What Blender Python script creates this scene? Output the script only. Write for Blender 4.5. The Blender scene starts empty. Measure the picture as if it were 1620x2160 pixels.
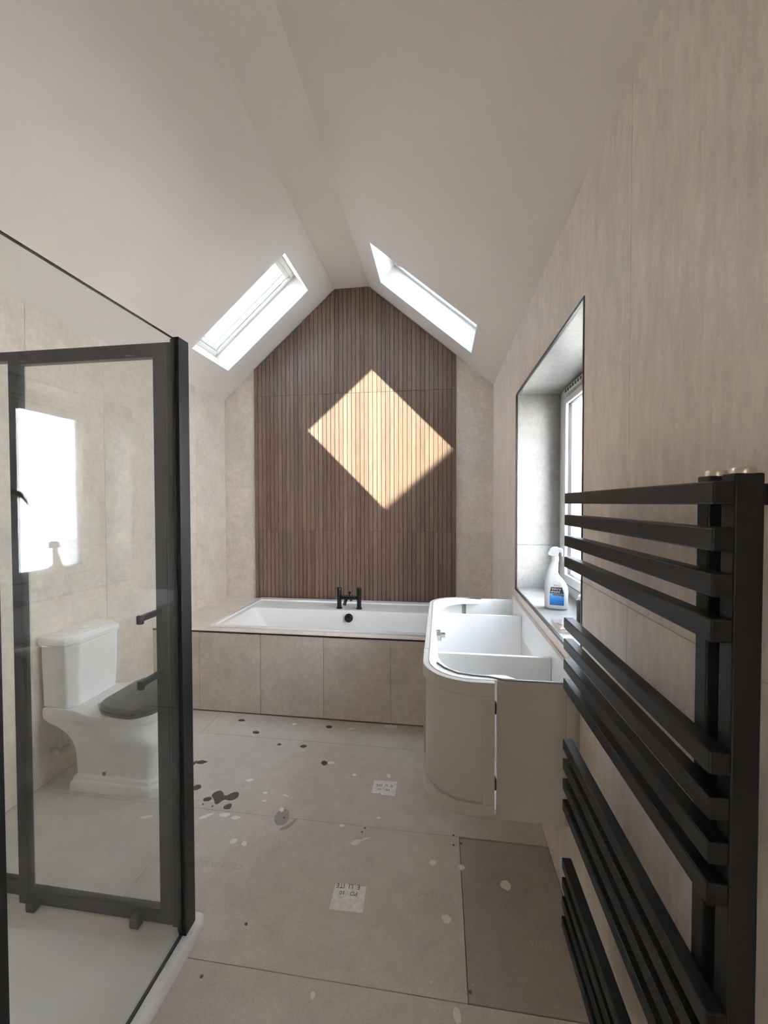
import bpy, bmesh, math, random
from mathutils import Vector, Matrix
random.seed(7)
S = bpy.context.scene
COL = S.collection
PI = math.pi

# ------------------------------------------------------------------ camera
H = 1.40
F_PX, YAW, PITCH, ROLL = 855.688, -0.1388673, -0.0214554, -0.00197349
fw = Vector((math.sin(YAW)*math.cos(PITCH), math.cos(YAW)*math.cos(PITCH), math.sin(PITCH)))
rt = Vector((math.cos(YAW), -math.sin(YAW), 0)); up = rt.cross(fw)
c, s = math.cos(ROLL), math.sin(ROLL)
rt, up = c*rt + s*up, -s*rt + c*up
cam = bpy.data.objects.new('camera', bpy.data.cameras.new('camera'))
COL.objects.link(cam)
cam.data.sensor_fit = 'VERTICAL'; cam.data.sensor_height = 34.6; cam.data.sensor_width = 25.95
cam.data.lens = 34.6*F_PX/2160.0
cam.data.clip_start = 0.02
cam.matrix_world = Matrix(((rt.x, up.x, -fw.x, 0), (rt.y, up.y, -fw.y, 0), (rt.z, up.z, -fw.z, H), (0, 0, 0, 1)))
S.camera = cam

# ------------------------------------------------------------------ light
SUN = Vector((2.065, 1.0, -2.08)).normalized()          # travel direction of the sunlight
w = bpy.data.worlds.new('sky'); S.world = w; w.use_nodes = True
nt = w.node_tree; bg = nt.nodes['Background']
sky = nt.nodes.new('ShaderNodeTexSky'); sky.sky_type = 'NISHITA'; sky.sun_disc = False
sky.sun_elevation = math.asin(-SUN.z); sky.sun_rotation = math.atan2(-SUN.x, -SUN.y)
sky.dust_density = 2.0; sky.air_density = 1.0; sky.ozone_density = 0.7
hz = nt.nodes.new('ShaderNodeMixRGB'); hz.blend_type = 'MIX'; hz.inputs[0].default_value = 0.85
hz.inputs[2].default_value = (3.6, 4.2, 5.1, 1)          # thin bright haze
nt.links.new(sky.outputs[0], hz.inputs[1]); nt.links.new(hz.outputs[0], bg.inputs[0])
bg.inputs[1].default_value = 0.42
sun = bpy.data.objects.new('sun', bpy.data.lights.new('sun', 'SUN')); COL.objects.link(sun)
sun.data.energy = 13.5; sun.data.angle = math.radians(0.6); sun.data.color = (1.0, 0.925, 0.73)
sun.rotation_euler = SUN.to_track_quat('-Z', 'Y').to_euler()
sun.location = (-3, 0, 6)
def portal(name, loc, direction, sx, sy, tangent):
    l = bpy.data.lights.new(name, 'AREA'); l.shape = 'RECTANGLE'; l.size = sx; l.size_y = sy
    o = bpy.data.objects.new(name, l); COL.objects.link(o)
    z = -Vector(direction).normalized(); x = Vector(tangent).normalized(); y = z.cross(x)
    o.matrix_world = Matrix(((x.x, y.x, z.x, loc[0]), (x.y, y.y, z.y, loc[1]), (x.z, y.z, z.z, loc[2]), (0, 0, 0, 1)))
    l.cycles.is_portal = True
S.view_settings.view_transform = 'Standard'; S.view_settings.look = 'None'
S.view_settings.gamma = 1.0; S.view_settings.use_curve_mapping = False
S.view_settings.exposure = 3.55
try:
    S.cycles.use_denoising = True; S.cycles.max_bounces = 14; S.cycles.diffuse_bounces = 8
    S.cycles.transparent_max_bounces = 16; S.cycles.sample_clamp_indirect = 6.0
    S.cycles.caustics_reflective = False; S.cycles.caustics_refractive = False
except Exception: pass

# ------------------------------------------------------------------ materials
def mat(name, col, rough=0.5, metal=0.0, coat=0.0, spec=0.5):
    m = bpy.data.materials.new(name); m.use_nodes = True
    b = m.node_tree.nodes['Principled BSDF']
    b.inputs['Base Color'].default_value = (*col, 1); b.inputs['Roughness'].default_value = rough
    b.inputs['Metallic'].default_value = metal; b.inputs['Coat Weight'].default_value = coat
    b.inputs['Specular IOR Level'].default_value = spec
    return m
def N(m, t, **kw):
    n = m.node_tree.nodes.new(t)
    for k, v in kw.items(): setattr(n, k, v)
    return n
def coords(m, scale=(1, 1, 1), rand=False):
    g = N(m, 'ShaderNodeNewGeometry'); mp = N(m, 'ShaderNodeMapping'); mp.inputs['Scale'].default_value = scale
    m.node_tree.links.new(g.outputs['Position'], mp.inputs['Vector'])
    if rand:
        oi = N(m, 'ShaderNodeObjectInfo'); mu = N(m, 'ShaderNodeMath', operation='MULTIPLY'); mu.inputs[1].default_value = 37.0
        m.node_tree.links.new(oi.outputs['Random'], mu.inputs[0]); m.node_tree.links.new(mu.outputs[0], mp.inputs['Location'])
    return mp.outputs[0]
def noise(m, vec, scale, detail=4, rough=0.6):
    n = N(m, 'ShaderNodeTexNoise'); n.inputs['Scale'].default_value = scale
    n.inputs['Detail'].default_value = detail; n.inputs['Roughness'].default_value = rough
    m.node_tree.links.new(vec, n.inputs['Vector']); return n.outputs['Fac']
def ramp(m, fac, stops):
    r = N(m, 'ShaderNodeValToRGB'); e = r.color_ramp.elements
    while len(e) < len(stops): e.new(0.5)
    for i, (p, col) in enumerate(stops): e[i].position = p; e[i].color = (*col, 1)
    m.node_tree.links.new(fac, r.inputs[0]); return r.outputs[0]
def mix(m, a, b, fac, mode='MIX'):
    n = N(m, 'ShaderNodeMixRGB', blend_type=mode)
    for i, v in ((1, a), (2, b), (0, fac)):
        if hasattr(v, 'node'): m.node_tree.links.new(v, n.inputs[i])
        elif isinstance(v, (int, float)): n.inputs[i].default_value = v
        else: n.inputs[i].default_value = (*v, 1)
    return n.outputs[0]
def setcol(m, out): m.node_tree.links.new(out, m.node_tree.nodes['Principled BSDF'].inputs['Base Color'])
def bump(m, out, strength, dist=0.002):
    b = N(m, 'ShaderNodeBump'); b.inputs['Strength'].default_value = strength; b.inputs['Distance'].default_value = dist
    m.node_tree.links.new(out, b.inputs['Height']); m.node_tree.links.new(b.outputs[0], m.node_tree.nodes['Principled BSDF'].inputs['Normal'])

def stone(name, base, stretch=(1, 1, 1), streak=0.10, rough=0.45):
    m = mat(name, base, rough)
    v = coords(m, stretch, True); v1 = coords(m, (1, 1, 1), True)
    big = noise(m, v, 6, 5, 0.65); fine = noise(m, v1, 170, 3, 0.7); mid = noise(m, v, 38, 5, 0.75)
    k = lambda f: tuple(min(1, x*f) for x in base)
    cc = ramp(m, big, [(0.3, k(1-streak)), (0.7, k(1+streak))])
    cc = mix(m, cc, ramp(m, mid, [(0.35, (0.86, 0.86, 0.86)), (0.65, (1.1, 1.1, 1.1))]), 0.8, 'MULTIPLY')
    cc = mix(m, cc, k(1.45), ramp(m, fine, [(0.62, (0, 0, 0)), (0.74, (0.7, 0.7, 0.7))]))
    cc = mix(m, cc, k(0.72), ramp(m, fine, [(0.28, (0.5, 0.5, 0.5)), (0.38, (0, 0, 0))]))
    setcol(m, cc); bump(m, mid, 0.12, 0.001)
    return m
TILE = stone('beige_stone_tile', (0.71, 0.635, 0.565))
TILE_R = stone('beige_stone_tile_streaked', (0.79, 0.705, 0.635), (1, 1, 0.25), 0.07)
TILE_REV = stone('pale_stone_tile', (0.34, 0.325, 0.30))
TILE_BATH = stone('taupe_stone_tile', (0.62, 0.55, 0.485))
PLASTER = mat('painted_plaster', (0.77, 0.725, 0.675), 0.62)
bump(PLASTER, noise(PLASTER, coords(PLASTER), 1.6, 3, 0.5), 0.35, 0.03)
FLOORM = mat('cement_board', (0.45, 0.405, 0.35), 0.8)
_v = coords(FLOORM, (1, 1, 1), True); _v0 = coords(FLOORM)
_b = noise(FLOORM, _v0, 2.2, 4, 0.6); _f = noise(FLOORM, _v, 260, 2, 0.7); _m = noise(FLOORM, _v0, 14, 6, 0.7)
_c = ramp(FLOORM, _b, [(0.3, (0.585, 0.53, 0.462)), (0.7, (0.675, 0.622, 0.552))])
_c = mix(FLOORM, _c, ramp(FLOORM, _f, [(0.3, (0.82, 0.82, 0.82)), (0.7, (1.12, 1.12, 1.12))]), 0.7, 'MULTIPLY')
_c = mix(FLOORM, _c, ramp(FLOORM, _m, [(0.3, (0.88, 0.88, 0.88)), (0.75, (1.08, 1.08, 1.08))]), 0.8, 'MULTIPLY')
_c = mix(FLOORM, _c, (0.78, 0.74, 0.68), ramp(FLOORM, noise(FLOORM, _v0, 27, 2, 0.5), [(0.73, (0, 0, 0)), (0.78, (0.6, 0.6, 0.6))]))
setcol(FLOORM, _c); bump(FLOORM, _f, 0.2, 0.001)
FLOOR_SHADE = FLOORM.copy(); FLOOR_SHADE.name = 'shaded_cement_board'  # darker copy: shade by the vanity and radiator put into the board colour
_r = [n for n in FLOOR_SHADE.node_tree.nodes if n.type == 'VALTORGB' and n.color_ramp.elements[1].color[0] > 0.67 and n.color_ramp.elements[1].color[0] < 0.68][0]
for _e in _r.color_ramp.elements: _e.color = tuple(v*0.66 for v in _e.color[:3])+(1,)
WOOD = mat('walnut_slat', (0.28, 0.17, 0.11), 0.42)
_oi = N(WOOD, 'ShaderNodeObjectInfo')
_base = ramp(WOOD, _oi.outputs['Random'], [(0.0, (0.16, 0.105, 0.080)), (0.3, (0.215, 0.138, 0.102)), (0.55, (0.195, 0.122, 0.090)),
                                           (0.8, (0.245, 0.162, 0.121)), (1.0, (0.175, 0.127, 0.101))])
_g = noise(WOOD, coords(WOOD, (1, 1, 0.045), True), 170, 5, 0.65)
_g2 = noise(WOOD, coords(WOOD, (1, 1, 0.12), True), 45, 4, 0.6)
_c = mix(WOOD, _base, ramp(WOOD, _g, [(0.3, (0.72, 0.72, 0.72)), (0.7, (1.2, 1.2, 1.2))]), 0.85, 'MULTIPLY')
_c = mix(WOOD, _c, ramp(WOOD, _g2, [(0.3, (0.86, 0.86, 0.86)), (0.7, (1.12, 1.1, 1.08))]), 0.8, 'MULTIPLY')
setcol(WOOD, _c); bump(WOOD, _g, 0.15, 0.0006)
WOODGAP = mat('dark_slat_backing', (0.10, 0.06, 0.042), 0.8)
BLACK = mat('black_powder_coat', (0.008, 0.0076, 0.0072), 0.45, spec=0.42)
bump(BLACK, noise(BLACK, coords(BLACK), 900, 2, 0.5), 0.08, 0.0004)
FRAME = mat('matt_black_aluminium', (0.010, 0.010, 0.0095), 0.38, spec=0.35)
TRIM = mat('dark_bronze_trim', (0.035, 0.022, 0.022), 0.35)
TAPM = mat('matt_black_tap', (0.012, 0.012, 0.012), 0.25)
ACRYL = mat('white_acrylic', (0.82, 0.81, 0.79), 0.16, coat=0.3)
CERAM = mat('white_ceramic', (0.88, 0.88, 0.88), 0.12, coat=0.4)
TRAY = mat('white_stone_resin', (0.86, 0.85, 0.82), 0.4)
bump(TRAY, noise(TRAY, coords(TRAY), 60, 3, 0.6), 0.1, 0.001)
UPVC = mat('white_window_plastic', (0.72, 0.72, 0.71), 0.3)
GASKET = mat('dark_rubber_gasket', (0.03, 0.028, 0.028), 0.6)
VAN_OUT = mat('satin_stone_grey_lacquer', (0.50, 0.47, 0.425), 0.38)
VAN_IN = mat('white_melamine', (0.83, 0.83, 0.82), 0.4)
SEAL = mat('grey_edge_strip', (0.20, 0.20, 0.20), 0.5)
CHROME = mat('chrome', (0.55, 0.54, 0.52), 0.3, metal=1.0)
NICKEL = mat('brushed_nickel', (0.74, 0.68, 0.58), 0.3, metal=1.0)
SEAT = mat('black_toilet_seat', (0.022, 0.022, 0.024), 0.3)
WALLPLAIN = mat('wall_core', (0.42, 0.38, 0.34), 0.8)
GROUT = mat('pale_grout', (0.60, 0.54, 0.47), 0.8)
JOINT_R = mat('brown_grout', (0.46, 0.40, 0.345), 0.9)
GROUT_D = mat('dark_joint', (0.16, 0.13, 0.11), 0.9)
PLASTIC = mat('white_bottle_plastic', (0.74, 0.75, 0.76), 0.3)
RED = mat('red_print', (0.75, 0.06, 0.09), 0.4)
INK = mat('black_print', (0.02, 0.02, 0.025), 0.4)
WHITEP = mat('white_print', (0.88, 0.88, 0.88), 0.4)
GREYP = mat('grey_print', (0.16, 0.16, 0.17), 0.4)
BLUE = mat('blue_gradient_label', (0.05, 0.25, 0.7), 0.35)
_p = N(BLUE, 'ShaderNodeNewGeometry'); _sx = N(BLUE, 'ShaderNodeSeparateXYZ'); _mr = N(BLUE, 'ShaderNodeMapRange')
BLUE.node_tree.links.new(_p.outputs['Position'], _sx.inputs[0]); BLUE.node_tree.links.new(_sx.outputs[2], _mr.inputs[0])
_mr.inputs[1].default_value = 0.928; _mr.inputs[2].default_value = 0.99
setcol(BLUE, ramp(BLUE, _mr.outputs[0], [(0, (0.03, 0.15, 0.40)), (0.35, (0.03, 0.24, 0.72)), (1, (0.30, 0.62, 0.95))]))
PAPER = mat('white_label_paper', (0.70, 0.67, 0.63), 0.7)
_c = ramp(PAPER, noise(PAPER, coords(PAPER), 60, 5, 0.7), [(0.3, (0.68, 0.65, 0.61)), (0.6, (0.92, 0.90, 0.88))]); setcol(PAPER, _c)
STAIN = mat('wet_dark_stain', (0.105, 0.082, 0.062), 0.45)
SPLASH = mat('plaster_splash', (0.86, 0.82, 0.76), 0.8)
SPLASH2 = mat('grey_smear', (0.40, 0.365, 0.345), 0.8)
FAINT = mat('faint_board_print', (0.50, 0.452, 0.392), 0.85)
RENDERW = mat('white_render', (0.60, 0.63, 0.73), 0.8)
PAVE = mat('grey_paving', (0.35, 0.35, 0.34), 0.85)
COPPER = mat('copper_fittings', (0.62, 0.33, 0.24), 0.35, metal=0.6)

def glass(name, tint=(0.94, 0.965, 0.945), dirt=0.0):
    m = bpy.data.materials.new(name); m.use_nodes = True; t = m.node_tree; t.nodes.clear()
    out = t.nodes.new('ShaderNodeOutputMaterial'); tr = t.nodes.new('ShaderNodeBsdfTransparent'); gl = t.nodes.new('ShaderNodeBsdfGlossy')
    tr.inputs[0].default_value = (*tint, 1); gl.inputs['Roughness'].default_value = 0.0
    lw = t.nodes.new('ShaderNodeLayerWeight'); lw.inputs[0].default_value = 0.5
    p = t.nodes.new('ShaderNodeMath'); p.operation = 'POWER'; p.inputs[1].default_value = 5
    a = t.nodes.new('ShaderNodeMath'); a.operation = 'MULTIPLY_ADD'; a.inputs[1].default_value = 0.957; a.inputs[2].default_value = 0.043
    mx = t.nodes.new('ShaderNodeMixShader')
    t.links.new(lw.outputs['Facing'], p.inputs[0]); t.links.new(p.outputs[0], a.inputs[0]); t.links.new(a.outputs[0], mx.inputs[0])
    t.links.new(tr.outputs[0], mx.inputs[1]); t.links.new(gl.outputs[0], mx.inputs[2])
    last = mx.outputs[0]
    if dirt:
        df = t.nodes.new('ShaderNodeBsdfDiffuse'); df.inputs[0].default_value = (0.6, 0.6, 0.56, 1)
        m2 = t.nodes.new('ShaderNodeMixShader'); m2.inputs[0].default_value = dirt
        t.links.new(last, m2.inputs[1]); t.links.new(df.outputs[0], m2.inputs[2]); last = m2.outputs[0]
    t.links.new(last, out.inputs[0]); return m
GLASS = glass('clear_glass', (0.975, 0.985, 0.98))
ROOFGLASS = glass('solar_control_glass', (0.58, 0.62, 0.64))
SHGLASS = glass('shower_glass', (0.965, 0.975, 0.968), 0.02)
FILM = glass('clear_plastic_film', (0.93, 0.90, 0.88), 0.12)

# ------------------------------------------------------------------ helpers
class MB:
    def __init__(s): s.v = []; s.f = []
    def add(s, vs, fs):
        o = len(s.v); s.v += [tuple(p) for p in vs]; s.f += [tuple(i+o for i in f) for f in fs]; return s
    def box(s, x0, x1, y0, y1, z0, z1):
        v = [(x, y, z) for x in (x0, x1) for y in (y0, y1) for z in (z0, z1)]
        return s.add(v, [(0, 1, 3, 2), (4, 6, 7, 5), (0, 4, 5, 1), (2, 3, 7, 6), (0, 2, 6, 4), (1, 5, 7, 3)])
    def prism(s, poly, fn, d0, d1):
        n = len(poly); v = [fn(a, b, d0) for a, b in poly] + [fn(a, b, d1) for a, b in poly]
        return s.add(v, [tuple(range(n))[::-1], tuple(range(n, 2*n))] + [(i, (i+1) % n, (i+1) % n+n, i+n) for i in range(n)])
    def loft(s, rings, cap0=True, cap1=True, closed=True):
        n = len(rings[0]); v = [p for r in rings for p in r]; f = []
        for k in range(len(rings)-1):
            for i in range(n if closed else n-1):
                j = (i+1) % n; f.append((k*n+i, k*n+j, (k+1)*n+j, (k+1)*n+i))
        if cap0: f.append(tuple(range(n))[::-1])
        if cap1: f.append(tuple(range((len(rings)-1)*n, len(rings)*n)))
        return s.add(v, f)
    def lathe(s, axis, pts, seg=24, d=(0, 0, 1)):
        d = Vector(d).normalized(); a = d.orthogonal().normalized(); b = d.cross(a); o = Vector(axis)
        return s.loft([[o + d*h + a*(r*math.cos(2*PI*i/seg)) + b*(r*math.sin(2*PI*i/seg)) for i in range(seg)] for r, h in pts])
    def tube(s, path, r, seg=10):
        path = [Vector(p) for p in path]; rings = []; ref = None
        for i, p in enumerate(path):
            t = (path[min(i+1, len(path)-1)] - path[max(i-1, 0)]).normalized()
            a = (t.orthogonal() if ref is None else ref - t*ref.dot(t)).normalized(); ref = a; b = t.cross(a)
            rr = r[i] if isinstance(r, (list, tuple)) else r
            rings.append([p + a*(rr*math.cos(2*PI*k/seg)) + b*(rr*math.sin(2*PI*k/seg)) for k in range(seg)])
        return s.loft(rings)
    def build(s, name, m, parent=None, bevel=0, smooth=False, origin=None, seg=2):
        P = WP.get(parent, Vector((0, 0, 0))) if parent else Vector(origin or (0, 0, 0))
        me = bpy.data.meshes.new(name); me.from_pydata([tuple(Vector(p)-P) for p in s.v], [], s.f)
        bm = bmesh.new(); bm.from_mesh(me); bmesh.ops.recalc_face_normals(bm, faces=bm.faces); bm.to_mesh(me); bm.free()
        me.materials.append(m); o = bpy.data.objects.new(name, me); COL.objects.link(o)
        if parent: o.parent = parent
        else: o.location = P
        WP[o] = P
        if smooth: me.shade_smooth() if hasattr(me, 'shade_smooth') else None
        if smooth:
            me.set_sharp_from_angle(angle=math.radians(smooth if smooth > 1 else 35))
        if bevel:
            bv = o.modifiers.new('bevel', 'BEVEL'); bv.width = bevel; bv.segments = seg; bv.limit_method = 'ANGLE'; bv.angle_limit = math.radians(40)
        return o
WP = {}
def box(name, m, parent, x0, x1, y0, y1, z0, z1, bevel=0, origin=None):
    return MB().box(x0, x1, y0, y1, z0, z1).build(name, m, parent, bevel, origin=origin)
def thing(name, loc, label, cat, group=None):
    o = bpy.data.objects.new(name, None); COL.objects.link(o); o.location = loc; WP[o] = Vector(loc)
    o.empty_display_size = 0.05; o['label'] = label; o['category'] = cat
    if group: o['group'] = group
    return o
def structure(o): o['kind'] = 'structure'; return o
def struct_empty(name, loc):
    o = bpy.data.objects.new(name, None); COL.objects.link(o); o.location = loc; WP[o] = Vector(loc); o['kind'] = 'structure'; return o
def clip(poly, a, b, c_):                                   # keep a*x+b*y<=c
    out = []
    for i in range(len(poly)):
        p, q = poly[i], poly[(i+1) % len(poly)]; dp = a*p[0]+b*p[1]-c_; dq = a*q[0]+b*q[1]-c_
        if dp <= 0: out.append(p)
        if dp*dq < 0: t = dp/(dp-dq); out.append((p[0]+t*(q[0]-p[0]), p[1]+t*(q[1]-p[1])))
    return out
FX = lambda d_: None
def yz(a, b, d): return (d, a, b)
def xz(a, b, d): return (a, d, b)
def xy(a, b, d): return (a, b, d)
def lettering(name, text, m, parent, origin, xdir, ydir, size, depth=0.0004, align='CENTER', sx=1.0):
    cu = bpy.data.curves.new(name, 'FONT'); cu.body = text; cu.size = size; cu.align_x = align; cu.align_y = 'CENTER'; cu.extrude = 0; cu.resolution_u = 2
    t = bpy.data.objects.new('tmp_text', cu); COL.objects.link(t); dg = bpy.context.evaluated_depsgraph_get()
    me = bpy.data.meshes.new_from_object(t.evaluated_get(dg)); bpy.data.objects.remove(t)
    X = Vector(xdir).normalized(); Y = Vector(ydir).normalized(); Z = X.cross(Y); O = Vector(origin) - WP[parent]
    for v in me.vertices: p = v.co.copy(); v.co = O + X*(p.x*sx) + Y*p.y + Z*depth
    me.materials.clear(); me.materials.append(m); me.name = name
    o = bpy.data.objects.new(name, me); COL.objects.link(o); o.parent = parent; WP[o] = WP[parent]; return o

# ------------------------------------------------------------------ room dimensions
XL, XR, YB, YF = -1.954, 0.434, 3.487, -0.55
ZL, ZR, ZA = 2.347, 2.386, 3.262                # eaves left, right, flat of the ceiling
AL, AR = -0.916, -0.611                          # the flat runs between these x
BY, BZ = 2.517, 0.5445                           # bath front, bath deck height

# ceiling: thick slabs, a rooflight cut in each slope
TLn = Vector((AL-XL, 0, ZA-ZL)); LL = TLn.length; TL = TLn.normalized(); NL = Vector((-TL.z, 0, TL.x))
TRn = Vector((AR-XR, 0, ZA-ZR)); LR = TRn.length; TR = TRn.normalized(); NR = Vector((TR.z, 0, -TR.x))
def slope(P0, T, Nn):
    return lambda t, y, n: tuple(P0 + T*t + Nn*n + Vector((0, y, 0)))
SL = slope(Vector((XL, 0, ZL)), TL, NL); SR = slope(Vector((XR, 0, ZR)), TR, NR)
SKY_Y0, SKY_Y1, DEPTH = 2.715, 3.212, 0.31
LT0, LT1 = 0.251, 1.181
RT0, RT1 = 0.264, 1.182
cb = MB()
def sbox(mb, fn, t0, t1, y0, y1, n0, n1):
    v = [fn(t, y, n) for t in (t0, t1) for y in (y0, y1) for n in (n0, n1)]
    mb.add(v, [(0, 1, 3, 2), (4, 6, 7, 5), (0, 4, 5, 1), (2, 3, 7, 6), (0, 2, 6, 4), (1, 5, 7, 3)]); return mb
for fn, L_, t0, t1 in ((SL, LL, LT0, LT1), (SR, LR, RT0, RT1)):
    for a, b, y0, y1 in ((-0.25, L_, YF-0.2, SKY_Y0), (-0.25, L_, SKY_Y1, YB+0.2), (-0.25, t0, SKY_Y0, SKY_Y1), (t1, L_, SKY_Y0, SKY_Y1)):
        n = max(1, int((y1-y0)/0.6)) if y1-y0 > 1 else 1
        sbox(cb, fn, a, b, y0, y1, 0, DEPTH)
cb.box(AL-0.22, AR+0.2, YF-0.2, YB+0.2, ZA+0.26, ZA+0.5)
cb.prism([(AL, ZA), (AR, ZA), (AR+0.24, ZA+0.28), (AL-0.24, ZA+0.28)], xz, YF-0.2, YB+0.2)
structure(cb.build('ceiling', PLASTER))

# walls: core + tiles
TT = 0.009
def roof_clip(poly, g=0.001):                                # keep polygon (x,z) under the ceiling
    kl = (ZA-ZL)/(AL-XL); kr = (ZA-ZR)/(AR-XR)
    poly = clip(poly, -kl, 1, ZL-kl*XL-g)
    poly = clip(poly, -kr, 1, ZR-kr*XR-g)
    return clip(poly, 0, 1, ZA-g)
G = 0.0009                                                   # half joint
wl = structure(box('wall_left', GROUT, None, XL-0.22, XL-0.0015-TT*0.2, YF, YB+0.01, 0.0, ZL+0.12, origin=(XL-0.1, 1.5, 0)))
zs = [0.0, 1.157, ZL-0.001]
for i in range(2):
    ys = [YB-0.45*k for k in range(10)]
    for y1 in ys:
        y0 = max(y1-0.45, YF)
        box('tile', TILE, wl, XL-TT, XL, y0+G, y1-G, zs[i]+G, zs[i+1]-G)
# right wall, window opening
WY0, WY1, WZ0, WZ1, WX = 1.328, 2.452, 0.905, 2.024, 0.678
wr = MB()
for a in ((YF, WY0, 0, ZR+0.14), (WY1, YB+0.01, 0, ZR+0.14), (WY0, WY1, 0, WZ0-0.012), (WY0, WY1, WZ1+0.012, ZR+0.14)):
    y0, y1, z0, z1 = a; wr.box(XR+0.003, XR+0.34, y0-(0.012 if y0 == WY1 else 0)*-1, y1-(0.012 if y1 == WY0 else 0), z0, z1)
wr = structure(wr.build('wall_right', JOINT_R, origin=(XR+0.15, 1.5, 0)))
ysr = [2.3535+0.445*k for k in (3, 2, 1, 0, -1, -2, -3, -4, -5, -6)]
zsr = [0.0, 1.157, ZR-0.001]
for i in range(2):
    for k in range(len(ysr)-1):
        y1, y0 = min(ysr[k], YB+0.002), max(ysr[k+1], YF); z0, z1 = zsr[i], zsr[i+1]
        if y1 <= y0: continue
        y0 += G; y1 -= G; z0 += G; z1 -= G
        rects = []
        if y1 <= WY0 or y0 >= WY1 or z1 <= WZ0 or z0 >= WZ1: rects = [(y0, y1, z0, z1)]
        else:
            a, b = max(y0, WY0), min(y1, WY1)
            if y0 < WY0: rects.append((y0, WY0, z0, z1))
            if y1 > WY1: rects.append((WY1, y1, z0, z1))
            if z0 < WZ0: rects.append((a, b, z0, WZ0))
            if z1 > WZ1: rects.append((a, b, WZ1, z1))
        if not rects: continue
        mb = MB()
        for r in rects: mb.box(XR, XR+TT, *r)
        mb.build('tile', TILE_R, wr)
# reveal lining tiles (far reveal has a joint at 1.157)
e = 0.012
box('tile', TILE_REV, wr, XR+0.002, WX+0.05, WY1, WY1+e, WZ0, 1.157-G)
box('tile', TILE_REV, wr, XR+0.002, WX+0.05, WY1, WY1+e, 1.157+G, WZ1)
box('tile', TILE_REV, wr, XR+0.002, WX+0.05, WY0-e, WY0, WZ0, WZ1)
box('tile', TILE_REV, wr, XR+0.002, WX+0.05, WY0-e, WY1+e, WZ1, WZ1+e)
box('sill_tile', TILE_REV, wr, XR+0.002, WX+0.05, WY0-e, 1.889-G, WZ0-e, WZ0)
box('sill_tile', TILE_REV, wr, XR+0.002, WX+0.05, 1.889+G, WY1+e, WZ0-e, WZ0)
for a in ((WY0-0.006, WY1+0.006, WZ1-0.002, WZ1+0.008), (WY0-0.006, WY1+0.006, WZ0-0.010, WZ0+0.002), (WY0-0.006, WY0+0.002, WZ0, WZ1), (WY1-0.002, WY1+0.006, WZ0, WZ1)):
    box('edge_trim', TRIM, wr, XR-0.0025, XR+0.006, *a)
# back wall: tiles at both sides of the slatted panel
PX0, PX1 = -1.664, 0.128
wb = structure(box('wall_back', GROUT, None, XL-0.2, XR+0.3, YB+0.003, YB+0.2, 0, 3.6, origin=(-0.76, YB+0.1, 0)))
for x0, x1 in ((XL, PX0), (PX1, XR)):
    for z0, z1 in ((0.4, 1.157), (1.157, 2.357), (2.357, 3.0)):
        p = roof_clip([(x0+G, z0+G), (x1-G, z0+G), (x1-G, z1-G), (x0+G, z1-G)])
        if len(p) > 2: MB().prism(p, xz, YB, YB+TT).build('tile', TILE, wb)
# doorway behind the camera and the landing beyond it
DX0, DX1, DZ1 = -0.62, 0.24, 2.05
structure(MB().box(XL-0.2, DX0, YF-0.12, YF, 0, 3.6).box(DX1, XR+0.3, YF-0.12, YF, 0, 3.6).box(DX0, DX1, YF-0.12, YF, DZ1, 3.6).build('wall_front', TILE_BATH, origin=(-0.76, YF, 0)))
structure(MB().box(-1.6, -1.5, -2.6, YF-0.121, 0, 2.5).box(1.3, 1.4, -2.6, YF-0.121, 0, 2.5).box(-1.6, 1.4, -2.7, -2.6, 0, 2.5).box(-1.6, 1.4, -2.7, YF-0.121, 2.4, 2.5).build('wall_landing', PLASTER, origin=(0, -2, 0)))
structure(box('floor_landing', FLOORM, None, -1.6, 1.4, -2.7, YF-0.101, -0.12, 0.0, origin=(0, -2, 0)))
lamp = bpy.data.objects.new('landing_lamp', bpy.data.lights.new('landing_lamp', 'AREA')); COL.objects.link(lamp)  # unseen fill light, added to lift the near end of the room
lamp.data.shape = 'DISK'; lamp.data.size = 0.5; lamp.data.energy = 0.2; lamp.data.color = (1.0, 0.93, 0.86); lamp.location = (-0.15, -1.5, 2.38)

# floor: base + cement boards
fl = structure(box('floor', GROUT_D, None, XL-0.2, XR+0.3, YF-0.1, YB+0.1, -0.12, -0.008, origin=(-0.76, 1.5, 0)))
def board(x0, x1, y0, y1, g=0.0016, m=FLOORM): return box('cement_board', m, fl, x0+g, x1-g, y0+g, y1-g, -0.012, 0)
board(XL, -0.70, YF, 0.551); board(-0.70, XR, YF, 0.551)
board(XL, -1.12, 0.551, 1.126); board(-1.12, XR, 0.551, 1.126)
board(XL, -1.12, 1.126, 1.700, 0.001); board(-1.12, 0.078, 1.126, 1.700, 0.0008); board(0.078, XR, 1.126, 1.694, 0.0018, FLOOR_SHADE)
board(XL, -1.40, 1.700, 2.275, 0.0008); board(-1.40, XR, 1.700, 2.275, 0.0008)
board(XL, -1.45, 2.275, BY+0.3); board(-1.45, XR, 2.275, BY+0.3)
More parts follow.
